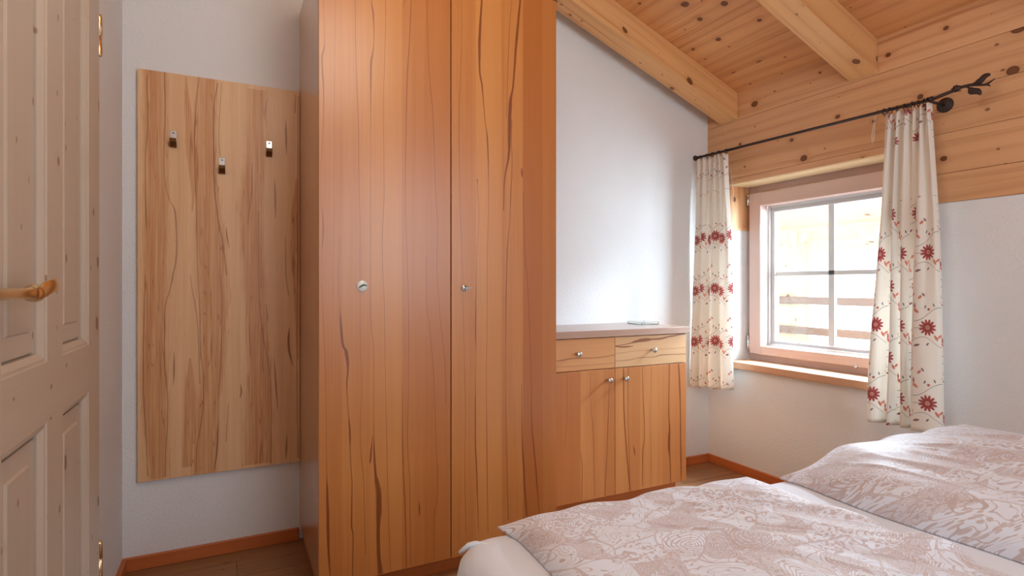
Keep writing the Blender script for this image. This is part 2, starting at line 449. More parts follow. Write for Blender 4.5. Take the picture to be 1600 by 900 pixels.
m = MB().box(2.830, GY0-.002, GZ0-.002, 2.833, GY1+.002, GZ1+.002); build('outer_pane', m, M_glass, osash)
for z0, z1 in ((1.545, 1.60), (.69, .77)):             # sash hinges on the left
    m = MB(); m.tube([(2.738, SY1+.010, z0), (2.738, SY1+.010, z1)], .008, 12); m.box(2.736, SY1-.004, z0+.012, 2.742, SY1+.012, z1-.012)
    m.lathe((2.738, SY1+.010, z1), (0, 0, 1), [(0, .008), (.004, .009), (.008, .004), (.009, .0005)])
    build('sash_hinge', m, M_chrome, win)
p = onX(1338, 574, 2.735); m = MB().lathe((2.736, p[1], .678), (-1, 0, 0), [(0, .009), (.004, .010), (.010, .007), (.011, .001)])
build('sash_stop', m, M_chrome, win)
# sill board
m = MB(); m.box(2.573, OY0-.02, .598, 2.60, 2.40, .637, g='y', off=(4, 0)); m.box(2.60, OY0, .598, 2.76, OY1, .637, g='y', off=(4, 0))
struct(build('trim_2', m, M_sill, bevel=.004), 'wide pine window sill board')

# ------------------------------------------------------------------ outside: balcony
def tub(mb, p, q, r, seg=16): mb.tube([p, q], r, seg)
bal = thing('balcony_railing', (4.2, 1.6, -.02), 'weathered wooden balcony railing boards seen through the window', 'railing')
for z0, z1 in ((.921, .981), (.675, .735), (.43, .49), (.18, .24)):
    build('rail', MB().box(4.18, -2.5, z0, 4.22, 3.33, z1, g='y', off=(z0*5, 0)), M_raillog, bal, bevel=.008)
post = build('post', MB().box(4.23, 3.13, -.02, 4.39, 3.345, 2.2, g='z', off=(8, 0)), M_outwood, bal, bevel=.005)
build('post', MB().box(4.23, -.2, -.02, 4.39, -.05, 2.2, g='z', off=(9, 0)), M_outwood, bal, bevel=.005)
br = thing('balcony_roof', (4.2, 1.6, 1.5), 'pale wooden roof boards and brace over the balcony outside the window', 'roof')
m = MB()
for i in range(7):
    xa = 3.0 + i*.24; xb = xa+.235; za, zb = 2.02-SLOPE*(xa-3.0), 2.02-SLOPE*(xb-3.0)
    c = [(xa, -2.5, za), (xb, -2.5, zb), (xb, 4.2, zb), (xa, 4.2, za)]
    m.hexa(c + [(q[0], q[1], q[2]+.03) for q in c], lambda p, n, i=i: (p[0]+i*1.3, p[1]+i*2.2))
build('roof_boards', m, M_outwood, br)
build('purlin', MB().box(4.24, -2.5, 1.525, 4.40, 4.2, 1.70, g='y', off=(11, 0)), M_outwood, br, bevel=.004)
def brace(pa, pb, w=.12):
    m = MB(); A = Vector(pa); B = Vector(pb); d = (B-A).normalized(); n = Vector((1, 0, 0)).cross(d).normalized()*w/2; e = Vector((.05, 0, 0))
    c = [A-n-e, B-n-e, B-n+e, A-n+e, A+n-e, B+n-e, B+n+e, A+n+e]
    m.hexa(c, lambda p, nn: ((Vector(p)-A).dot(n)*8, (Vector(p)-A).dot(d))); build('brace', m, M_outwood, br, bevel=.004)
brace(onX(1372, 365, 4.3), onX(1310, 300, 4.3), .16)
brace(onX(1238, 392, 4.3), onX(1262, 352, 4.3), .07)
struct(build('floor_balcony', MB().box(XR+.3, -2.5, -.12, 4.5, 4.2, -.02, g='y'), M_outwood))

# ------------------------------------------------------------------ wood doors / panels with their own figure
def px_streaks(L, Y, horiz=False):
    out = []
    for s in L:
        q = []
        for (x, y, w) in s:
            p = onY(x, y, Y); s1 = onY(x+w, y, Y)[0]-p[0] if not horiz else (onY(x, y, Y)[2]-onY(x, y+w, Y)[2])
            q.append((p[0], p[2], s1*.5) if not horiz else (p[2], p[0], s1*.5))
        out.append(q)
    return out
WY = 1.949
LEFT = [
 [(505.7,-90,1),(505.7,0,1),(506.7,67,1.5),(503.3,93,3),(505.7,150,2),(501,300,.8),(505,360,2),(502,407,.8),(505,500,1),(509,600,1),(510.7,733,1),(512,800,5),(513,850,4),(516,905,1.5)],
 [(524,-90,.8),(524,0,.8),(523,100,.9),(522,200,.8),(522,300,.7),(518,600,.7)],
 [(555,-90,1.2),(555,0,1.2),(556.7,110,1.5),(560,200,1.3),(561,283,1.1),(562.7,367,1),(562.7,533,.8),(565,600,.8),(563,673,1),(568,750,1.2),(571,867,1.2)],
 [(580.7,-60,1.5),(580.7,0,1.5),(583,20,2.5),(584,60,1.6),(579.3,110,3.2),(579.3,147,2),(579.5,250,.8),(579.3,300,1),(579,483,1.2),(584,567,1),(584,667,1.2),(584.5,700,2.5),(587,743,4),(592,787,9),(591,833,6),(594,897,8)],
 [(602.7,-90,1),(602.7,0,1),(600.7,100,1.1),(599.3,167,1),(600,300,1.2),(597.3,380,1.2),(600,467,1),(602.3,600,1),(604,683,1),(606,767,1),(610,893,1)],
 [(643.3,-20,1.3),(640,60,1.6),(636,133,1.6),(634,233,1.2),(633.5,300,1),(636,400,1),(638.3,500,1),(638.3,600,1),(636.7,683,1.2),(640,750,1.2),(641.7,883,1.2)],
 [(667.3,-40,1),(667.3,0,1),(670,100,1.1),(676.7,187,1.2),(680.7,300,1),(684,367,.9),(682.7,400,.9),(686.7,483,.9),(695,567,1),(697,630,1)],
 [(666,400,.9),(666,450,.9),(671.7,517,1),(678,593,1),(681.7,700,1.1),(684,760,1.2),(678.3,817,1.2),(678.3,873,1)],
 [(531.7,373,.8),(529,433,.8),(530.7,473,1),(533.5,520,4),(536,540,4),(541,550,6),(543.5,577,3),(542,600,2.4),(544,640,1.5),(546.7,677,3),(547.3,710,1.5),(550,767,2),(549.3,817,2.4),(551.7,840,2),(550.7,900,2)],
 [(628.5,600,.8),(629,700,1.5),(633,800,1.8),(635,887,1.6)],
 [(655,783,1),(655.5,795,2.4),(656,807,1)],
 [(582,680,1),(579,715,3),(578,725,.8)],
 [(633,-10,1.5),(631,12,.8)]]
RIGHT = [
 [(722,-90,.9),(722,0,.9),(719,133,1),(717.5,167,1.1),(718.5,300,.9),(722,400,.7),(724,487,.7),(726,593,.9),(727.3,640,1),(726.7,733,1),(728,833,1)],
 [(754,-60,3),(752.7,0,3),(750.7,33,4),(749.3,67,4.6),(749.3,100,3),(753.3,133,2.4),(758.3,193,1.4),(761.7,220,2.2),(763.3,300,1),(761.7,400,1),(761,517,1),(760,600,1),(760.7,683,1.4),(762.3,833,1)],
 [(816,-40,3.5),(812.7,0,3.5),(806.7,67,4),(801.7,133,3),(797,167,6),(796,207,6),(795,240,4),(788.3,283,2),(787,330,1.5)],
 [(800.7,-10,1),(796,50,1),(792.7,133,1),(791.7,183,1)],
 [(800,187,1),(799,220,1.2),(800,250,1.2),(798.3,300,1.6),(796.7,340,1.2),(792.7,393,1.6),(790.7,467,1.6),(790,593,1),(791.7,700,1.3),(794,813,1.4)],
 [(745.7,280,2.6),(746.5,300,.8),(748.3,333,.8),(745,400,.8),(743.3,517,2),(744,560,.8),(743,600,1.2),(742.7,667,2),(745,740,2),(747.5,830,1)],
 [(817.3,300,1),(820,393,1),(825,453,1),(827.3,513,1),(830,593,1),(830.7,657,1.5),(835,707,2),(840,767,1.5),(843,807,1)],
 [(815,600,1),(816,683,1.8),(818.3,733,2.5),(823,807,2)],
 [(815,262,1),(815.5,270,2.6),(816,278,1)]]
X = lambda x, Y=WY: onY(x, 450, Y)[0]
bl, bm_, bd = srgb(208, 144, 80), srgb(166, 92, 38), srgb(112, 46, 14)
M_doorL = veneer('beech_left_door', bl, bm_, bd, px_streaks(LEFT, WY), base_streaks=False, staves=[(X(498), X(535), .2), (X(579), X(628), -.35), (X(628), X(664), .25), (X(664), X(704), .45)])
M_doorR = veneer('beech_right_door', bl, bm_, bd, px_streaks(RIGHT, WY), base_streaks=False, staves=[(X(706), X(744), .15), (X(744), X(784), -.4), (X(784), X(817), .1), (X(817), X(848), .75), (X(848), X(871), .5)])
M_side = veneer('beech_side', srgb(205, 160, 122), srgb(176, 124, 88), srgb(130, 84, 56), rough=.22, coat=.8, base_streaks=False)
M_plinth = veneer('beech_plinth', srgb(196, 118, 60), srgb(164, 88, 40), bd, horiz=True)
BY = 2.51
PANEL_Z = [
 [(241,105,30),(243,300,32),(242,430,30),(240,500,30),(240,600,34),(245,680,30),(247,748,24)],
 [(322,120,26),(320,250,30),(326,330,34),(333,430,38),(335,520,34),(330,600,30),(322,660,28),(320,745,32)],
 [(402,140,24),(400,250,26),(392,330,34),(398,430,30),(401,520,28),(405,600,34),(403,725,38)],
 [(464,280,4),(461,380,12),(463,450,8),(466,560,3)],
 [(290,120,2),(298,230,12),(302,300,6),(300,330,2)],
 [(297,560,3),(297,640,16),(292,730,14)]]
PANEL_L = [
 [(256.8,112,1.4),(258,170,1.4),(256,250,1),(264,310,1),(274,335,1.6),(276,380,1.4),(270,430,1.6),(265,455,1.2),(257,500,1.4),(257,560,1.4),(260,600,1.4),(262,640,1.2),(259,700,1.4),(258,745,1.4)],
 [(311,120,1.2),(305,185,1.4),(304,240,1),(307,330,1.4),(309,430,1),(312,480,1),(313,540,1),(318,610,1.3),(314,660,1.3),(307,710,1.3),(306,738,1.3)],
 [(340,130,1.4),(334,180,1.4),(334,260,1.8),(339,330,1.6),(348,380,1.3),(354,430,1.4)],
 [(346,130,.9),(342,215,.9),(344,245,.9)],
 [(429,280,.8),(430,310,1.8),(430.5,342,.8)],[(446.5,188,.8),(447,215,2),(447.5,242,.8)],[(416,155,.8),(413,186,.9)],[(462,148,1),(461,176,1.3)],
 [(446,370,.8),(447,430,1.2),(451,462,1)],[(428,560,.8),(431,600,1.8),(434,640,.8)],[(353,355,.8),(355,370,1.6),(358,388,.8)],[(416,475,.8),(417,490,1.6),(418,503,.8)],
 [(452,512,1),(451,535,3),(457,572,1)],[(272,550,.8),(272,575,2),(271,602,.8)],[(357,630,.8),(353,690,1)],[(448,680,1),(447.5,700,2),(447,716,1)],
 [(227,430,1),(225,500,1.2),(224,590,1.6),(228,680,1.4),(231,745,1.2)],[(229,120,1),(231,180,1.2),(227,260,1),(228,330,1.8),(229,360,1)],
 [(345,430,1),(347,480,1),(345,560,1.2),(341,640,1),(340,690,2.2),(335,735,1.2)],[(404,330,1),(404,430,.9),(410,520,1),(418,560,1.1),(424,640,1),(423,725,1.4)],
 [(394,255,.8),(393,300,1.4),(387,350,.8)],[(376,600,.8),(377,612,2),(375,622,.8)],[(297,430,.8),(300,450,1),(308,500,1.2),(312,600,1)],[(466,150,1),(465,400,1.4),(464,560,1.2),(466,715,1.3)]]
M_panel = veneer('core_beech_panel', srgb(240, 206, 162), srgb(196, 132, 80), srgb(118, 62, 28), px_streaks(PANEL_L, BY), zones=px_streaks(PANEL_Z, BY), lw=1.1, base_streaks=False, rough=.38, coat=.15)
CY = 2.15
CLEFT = [[(922.6,583,.7),(923,640,.8),(926,660,.9),(928,720,.8),(929,776,.7)],[(907.5,706,.8),(909.6,735,1.4),(908.6,785,1.2)],[(952,600,.8),(950,660,1.2),(948,720,1.2),(945,775,1)],[(886,583,.7),(886,640,.8),(882,700,.6)]]
CRIGHT = [[(974,575,1.6),(975,640,1.6),(978,690,1.6),(982,740,1.6),(985,767,1.6)],[(981,575,1),(981,640,1),(983,700,1),(984,765,1)],[(1003.5,573,1),(1005,620,1.2),(1007,680,1.2),(1004,710,1.6),(1004,760,1)],
 [(1046,568,1.3),(1045,640,1.6),(1046,670,2.4),(1045.5,692,4),(1047,720,1.5),(1048,755,1.3)],[(1060,567,2),(1062,600,3),(1063,640,1.6),(1063.5,690,2.2),(1064.5,755,1.6)],[(1018,573,.7),(1017,640,.7),(1017,760,.7)],[(990,696,.8),(991,705,2),(992,712,.8)]]
DLEFT = [[(866,565,1.5),(900,560,1.5),(930,559,1.2),(962,554.5,1.5)],[(866,574,.8),(900,572,.8),(962,567,.8)]]
DRIGHT = [[(959,541,1.5),(982,537,1.5),(992,534,4),(1008,531,6),(1020,530,3),(1032,529,3.5),(1045,526,2.5),(1074,521,3)],[(959,564.5,1),(985,562,1.2),(1000,559,1.2),(1020,558,1.2),(1035,554.5,1.6),(1074,553,1.2)],[(959,553,.7),(1010,547,.7),(1074,543,.7)],[(959,541,2),(975,542,2.5),(990,541,.8)]]
cl, cm = srgb(206, 142, 86), srgb(168, 96, 46)
M_cdl = veneer('beech_cabinet_left_door', cl, cm, bd, px_streaks(CLEFT, CY), base_streaks=False, staves=[(X(860,CY), X(907,CY), .5), (X(907,CY), X(923,CY), -.2), (X(944,CY), X(961,CY), .3)])
M_cdr = veneer('beech_cabinet_right_door', cl, cm, bd, px_streaks(CRIGHT, CY), base_streaks=False, staves=[(X(961,CY), X(974,CY), -.3), (X(981,CY), X(1000,CY), .3), (X(1035,CY), X(1072,CY), .35)])
M_dl = veneer('beech_left_drawer', srgb(214, 160, 108), srgb(196, 134, 82), bd, px_streaks(DLEFT, CY, True), base_streaks=False)
M_dr = veneer('beech_right_drawer', srgb(218, 178, 134), srgb(200, 150, 104), bd, px_streaks(DRIGHT, CY, True), base_streaks=False)
M_top = veneer('beech_cabinet_top', srgb(190, 158, 140), srgb(160, 124, 108), srgb(120, 84, 70), rough=.25, coat=.8, base_streaks=False)

# ------------------------------------------------------------------ wardrobe
wx0, wx1, wy1, wz = .259, 1.178, 2.528, 2.223
wd = thing('wardrobe', ((wx0+wx1)/2, 2.24, 0), 'tall two-door core beech wardrobe with orange-brown heartwood streaks', 'wardrobe')
build('body', MB().box(wx0, WY+.021, .062, wx1, wy1, wz-.001, g='z', off=(2, 0)), M_side, wd, bevel=.0015)
build('plinth', MB().box(wx0+.012, WY+.045, 0, wx1-.002, wy1, .0625, g='x', off=(1, 0)), M_plinth, wd)
xs_ = X(704.7)
dl = build('door', MB().box(wx0, WY, .066, xs_-.0022, WY+.0195, wz, g='z'), M_doorL, wd, bevel=.0012)
dr = build('door', MB().box(xs_+.0022, WY, .066, wx1-.002, WY+.0195, wz, g='z'), M_doorR, wd, bevel=.0012)
lp = onY(566, 447, WY)
m = MB().lathe(lp, (0, -1, 0), [(-.002, .0195), (.003, .0195), (.0045, .018), (.0048, .0005)], 32)
esc = build('round_lock_disc', m, M_disc, dl); esc['label'] = 'white round metal lock disc with a curved slot'
m = MB(); P = [(lp[0]-.012+.028*t, lp[1]-.0060, lp[2]-.006 + .010*math.sin(t*2.4)) for t in [i/10 for i in range(11)]]
m.tube(P, [.0012 + .0022*math.sin(PI*min(1, i/9.)) for i in range(11)], 8); build('finger_slot', m, Mat('dark_green_grey_slot', srgb(100, 108, 92), .5).m, esc)
rp = onY(726, 450, WY)
m = MB().lathe(rp, (0, -1, 0), [(-.002, .0125), (.003, .0125), (.0045, .011), (.0048, .0005)], 28)
esc = build('key_escutcheon', m, M_chrome, dr)
m = MB(); m.box(rp[0]-.0014, rp[1]-.0062, rp[2]-.008, rp[0]+.0014, rp[1]-.004, rp[2]+.001); m.lathe((rp[0], rp[1]-.0055, rp[2]+.005), (0, -1, 0), [(-.002, .003), (.0006, .003), (.0007, .0003)]); build('keyhole', m, M_black, esc)
m = MB(); m.tube([(rp[0], rp[1]-.003, rp[2]), (rp[0], rp[1]-.030, rp[2])], .0022, 10)
for sx in (-1, 1): m.hexa([(rp[0]+sx*a, rp[1]-.034+b, rp[2]+c) for (a, b, c) in ((.001, 0, -.0016), (.019, 0, -.001), (.019, .004, -.001), (.001, .008, -.0016), (.001, 0, .0016), (.019, 0, .0022), (.019, .004, .0022), (.001, .008, .0016))][::1])
build('key', m, M_darkchrome, dr)

# ------------------------------------------------------------------ cabinet (sideboard)
cx0, cx1 = wx1+.002, 2.066
cb = thing('cabinet', ((cx0+cx1)/2, 2.34, 0), 'low core beech cabinet with two drawers and two doors right of the wardrobe', 'cabinet')
build('body', MB().box(cx0, CY+.02, .084, cx1, 2.528, .832, g='z', off=(6, 0)), M_cdl, cb, bevel=.0015)
build('plinth', MB().box(cx0+.01, CY+.045, 0, cx1-.03, 2.528, .0845, g='x', off=(3, 0)), M_plinth, cb)
build('top', MB().box(cx0, CY-.012, .8325, cx1+.012, 2.529, .865, g='x', off=(2, 0)), M_top, cb, bevel=.002)
xm = X(961, CY)
def knob(p, parent):
    m = MB().lathe(p, (0, -1, 0), [(0, .0065), (.004, .0055), (.014, .0045), (.018, .009), (.024, .0125), (.028, .012), (.0295, .0100), (.0296, .0003)], 24)
    return build('knob', m, M_chrome, parent)
for nm, a, b, z0, z1, mt, g, kp in (('drawer', cx0+.001, xm-.0012, .6845, .829, M_dl, 'x', (901, 553)), ('drawer', xm+.0012, cx1-.001, .6845, .829, M_dr, 'x', (1018, 546.5)),
                                 ('door', cx0+.001, xm-.0012, .0845, .6815, M_cdl, 'z', (949, 593.5)), ('door', xm+.0012, cx1-.001, .0845, .6815, M_cdr, 'z', (974.5, 591))):
    d = build(nm, MB().box(a, CY, z0, b, CY+.0195, z1, g=g), mt, cb, bevel=.0012)
    knob(onY(kp[0], kp[1], CY), d)
# clear glass dish lying on the cabinet
M_clear = Mat('clear_acrylic', (.93, .96, .95), .05, spec=.6); M_clear.set('Transmission Weight', 1.); M_clear.set('IOR', 1.35)
m = MB(); dx0, dx1, dy0, dy1, z0 = 1.93, 2.045, 2.33, 2.45, .8652
m.box(dx0, dy0, z0, dx1, dy1, z0+.004)
for a in ((dx0, dy0, dx1, dy0+.004), (dx0, dy1-.004, dx1, dy1), (dx0, dy0, dx0+.004, dy1), (dx1-.004, dy0, dx1, dy1)): m.box(a[0], a[1], z0+.004, a[2], a[3], z0+.014)
tag(build('tray', m, M_clear.m, bevel=.001), 'small clear shallow tray on the right end of the cabinet top', 'tray')

# ------------------------------------------------------------------ hanger panel and its hooks
pb = MB().box(-.315, BY, .332, .2575, YB-.001, 1.888, g='z')
tag(build('coat_rack_panel', pb, M_panel, bevel=.001), 'tall core beech wall panel with streaky grain left of the wardrobe', 'panel')
def hook(px, py, label):
    x, _, z = onY(px, py, BY)        # top centre
    h = thing('coat_hook', (x, BY, z-.066), label, 'hook', 'coat hooks on the beech panel')
    build('plate', MB().box(x-.0115, BY-.0032, z-.046, x+.0115, BY-.0002, z), M_chrome, h, bevel=.0015)
    m = MB(); a = BY-.0002
    prof = [(a, z-.043), (a-.022, z-.043), (a-.026, z-.034), (a-.029, z-.035), (a-.026, z-.047), (a-.014, z-.062), (a, z-.066)]
    n = len(prof); b = len(m.v)
    for sx in (-.0112, .0112): m.v += [(x+sx, q[0], q[1]) for q in prof]
    m.f += [tuple(range(n)), tuple(range(2*n-1, n-1, -1))]; m.uv += [[(0, 0)]*n]*2; m.sm += [False]*2
    for i in range(n): j = (i+1) % n; m.f.append((i, i+n, j+n, j)); m.uv.append([(0, 0)]*4); m.sm.append(False)
    build('prong', m, M_prong, h, bevel=.001)
    for dz in (-.010, -.033):
        build('screw', MB().lathe((x, BY-.0030, z+dz), (0, -1, 0), [(0, .0036), (.001, .0036), (.0018, .002), (.0019, .0002)], 14), M_darkchrome, h)
hook(271, 204, 'chrome coat hook high on the left of the beech panel')
hook(347, 246.5, 'lowest chrome coat hook, in the middle of the beech panel')
hook(420.5, 220.5, 'chrome coat hook on the right of the beech panel nearest the wardrobe')

# ------------------------------------------------------------------ panelled door on the left
DX = -.325; DY0, DY1, DZ0, DZ1 = 1.03, 1.887, .012, 2.03
def ring_panel(mb, y0, y1, z0, z1, o):
    """moulding sloping into a recess and a raised field"""
    xs = [(0, 0), (-.003, .003), (-.003, .008), (-.012, .018), (-.0145, .0185), (-.023, .019), (-.023, .0235), (-.015, .024), (-.015, .062), (-.011, .066)]
    for (d0, i0), (d1, i1) in zip(xs[:-1], xs[1:]):
        A = [(DX+d0, y0+i0, z0+i0), (DX+d0, y1-i0, z0+i0), (DX+d0, y1-i0, z1-i0), (DX+d0, y0+i0, z1-i0)]
        B = [(DX+d1, y0+i1, z0+i1), (DX+d1, y1-i1, z0+i1), (DX+d1, y1-i1, z1-i1), (DX+d1, y0+i1, z1-i1)]
        for k in range(4):
            k2 = (k+1) % 4; g = 'z' if k % 2 else 'y'
            q = [A[k], A[k2], B[k2], B[k]]
            uvs = [((p[2]+o, p[1]) if g == 'y' else (p[1]+o, p[2])) for p in q]
            mb.face(q, uvs)
    d, i = xs[-1]
    q = [(DX+d, y0+i, z0+i), (DX+d, y1-i, z0+i), (DX+d, y1-i, z1-i), (DX+d, y0+i, z1-i)]
    mb.face(q, [(p[1]+o, p[2]+o) for p in q])
m = MB(); xb = XL+.001
pan = [(1.153, 1.400), (1.514, 1.763)]; rz = [(DZ0+.20, .801), (.920, DZ1-.13)]
m.box(xb, DY0, DZ0, DX, 1.153, DZ1, g='z', off=(1, 0)); m.box(xb, 1.763, DZ0, DX, DY1, DZ1, g='z', off=(2.3, 1))
for za, zb, o in ((DZ0, rz[0][0], 3), (.801, .920, 4), (rz[1][1], DZ1, 5)): m.box(xb, 1.153, za, DX, 1.763, zb, g='y', off=(o, 0))
for za, zb in rz: m.box(xb, 1.400, za, DX, 1.514, zb, g='z', off=(6.4, za))
for k, (a, b) in enumerate(pan):
    for j, (za, zb) in enumerate(rz):
        ring_panel(m, a, b, za, zb, 7+k*1.7+j*2.9)
        m.box(xb, a, za, DX-.026, b, zb)
door = struct(build('door_1', m, M_door), 'limed pine panelled door with a brass lever handle', 'door')
hz = 1.058; hy = .990; hx = -.297
m = MB(); m.lathe((DX, hy, hz), (1, 0, 0), [(0, .024), (.004, .024), (.007, .018), (.010, .011), (.026, .010), (.030, .013), (.036, .012), (.038, .002)])
m.lathe((hx, hy, hz), (0, 1, 0), [(-.010, .011), (.004, .014), (.012, .013), (.016, .012), (.026, .0095), (.120, .0088), (.178, .0090), (.182, .0108), (.188, .0110), (.191, .0098), (.198, .0128), (.208, .0150), (.218, .0155), (.228, .0135), (.234, .0095), (.236, .001)])
# flattened scroll that curls up and outwards from the ball
scr = []; N = 18
for i in range(N+1):
    t = i/N
    scr.append((hx + .002 + .012*math.sin(t*1.5*PI*.6), hy+.218+.105*t, hz - .002 + .022*math.sin(t*PI*.62) - .012*t*t))
P = []
for i, q in enumerate(scr):
    t = i/N; w = .0150*(1-.35*t)*min(1, .25+t*4) ; tk = .0042*(1-.5*t)
    P.append([(q[0]+tk*math.cos(a), q[1] - .3*w*math.sin(a)*t, q[2] + w*math.sin(a)) for a in [2*PI*k/14 for k in range(14)]])
b = len(m.v)
for r in P: m.v += r
for i in range(N):
    for k in range(14):
        k2 = (k+1) % 14; m.f.append((b+i*14+k, b+(i+1)*14+k, b+(i+1)*14+k2, b+i*14+k2)); m.uv.append([(0, 0)]*4); m.sm.append(True)
m.f.append(tuple(b+N*14+k for k in range(14))); m.uv.append([(0, 0)]*14); m.sm.append(False)
build('door_handle', m, M_brass, door)
for z0, z1 in ((1.705, 1.825), (.255, .365)):
    m = MB(); hp = (-.329, 1.903)
    m.lathe((hp[0], hp[1], z0), (0, 0, 1), [(0, .002), (.003, .0075), (.010, .0085), (.058, .0085), (.0585, .0075), (.0605, .0075), (.061, .0085), (z1-z0-.010, .0085), (z1-z0-.003, .0075), (z1-z0, .002)], 16)
    m.box(-.345, 1.884, z0+.015, -.336, 1.899, z1-.015)
    build('hinge', m, M_brass, door)

# ------------------------------------------------------------------ curtain rod
RX = 2.500
def rodz(y): return 1.8155 + (y-1.24)*.0195
rod = thing('curtain_rod', (RX, 1.85, 1.80), 'dark wrought iron curtain rod with a twig and leaf finial', 'curtain rod')
m = MB().tube([(RX, 2.506, rodz(2.506)), (RX, 1.24, rodz(1.24)), (RX, 1.167, 1.828)], .0068, 14); build('rod', m, M_iron, rod)
m = MB(); p0 = onX(1494, 138.5, RX); d = Vector((0, -1, .1))
m.lathe(p0, d, [(-.014, .007), (-.008, .009), (-.004, .014), (0, .0105), (.004, .014), (.008, .009), (.014, .007)], 16)
def pxp(*L): return [onX(x, y, RX) for x, y in L]
m.tube(pxp((1494, 138.5), (1505, 135.5), (1515, 133), (1525, 132.5), (1538, 132.5), (1546, 129), (1554.5, 123)), [.0066, .0058, .0055, .005, .0042, .0035, .002], 10)
m.tube(pxp((1538, 132.5), (1544, 132.5), (1547.5, 134.5)), [.004, .0032, .002], 8)
m.tube(pxp((1515, 133), (1521, 131), (1526, 127.5)), [.0045, .004, .003], 8)
m.tube(pxp((1508, 134.5), (1513, 136.5), (1516, 140)), [.0045, .004, .003], 8)
fin = build('twig_finial', m, M_iron, rod)
def leaf(pa, pb, w):
    A = Vector(onX(*pa, RX)); B = Vector(onX(*pb, RX)); d = B-A; n = Vector((1, 0, 0)).cross(d).normalized(); m = MB(); N = 12; rows = []
    for i in range(N+1):
        t = i/N; ww = w*math.sin(PI*t**.75)**.8*(1 if t < .999 else 0) + .0008
        c = A + d*t + n*(.004*math.sin(t*PI*2))
        rows.append([c + n*ww*s + Vector(((-.004)*(1-abs(s)) , 0, 0)) for s in (-1, -.5, 0, .5, 1)] )
    m.grid([list(r) for r in rows]); o = build('leaf', m, M_iron, rod); md = o.modifiers.new('thick', 'SOLIDIFY'); md.thickness = .003
leaf((1525, 128.5), (1548, 116.5), .0105); leaf((1515, 138), (1533, 148), .0115)
# wall bracket
m = MB(); yb = 1.2535; zb = rodz(yb) - .012
m.lathe((XR-.006, yb, zb+.004), (-1, 0, 0), [(0, .030), (.005, .030), (.010, .026), (.013, .012), (.015, .008)], 28)
m.tube([(XR-.012, yb, zb+.004), (RX+.02, yb, zb+.002), (RX, yb, zb+.004)], .0055, 10)
m.lathe((RX, yb+.006, rodz(yb)), (0, -1, 0), [(0, .0105), (.012, .0105)], 16)
build('bracket', m, M_iron, rod)
m = MB().lathe((RX, YB, rodz(YB)), (0, -1, 0), [(0, .016), (.006, .016), (.010, .010), (.026, .009)], 20); build('bracket', m, M_iron, rod)

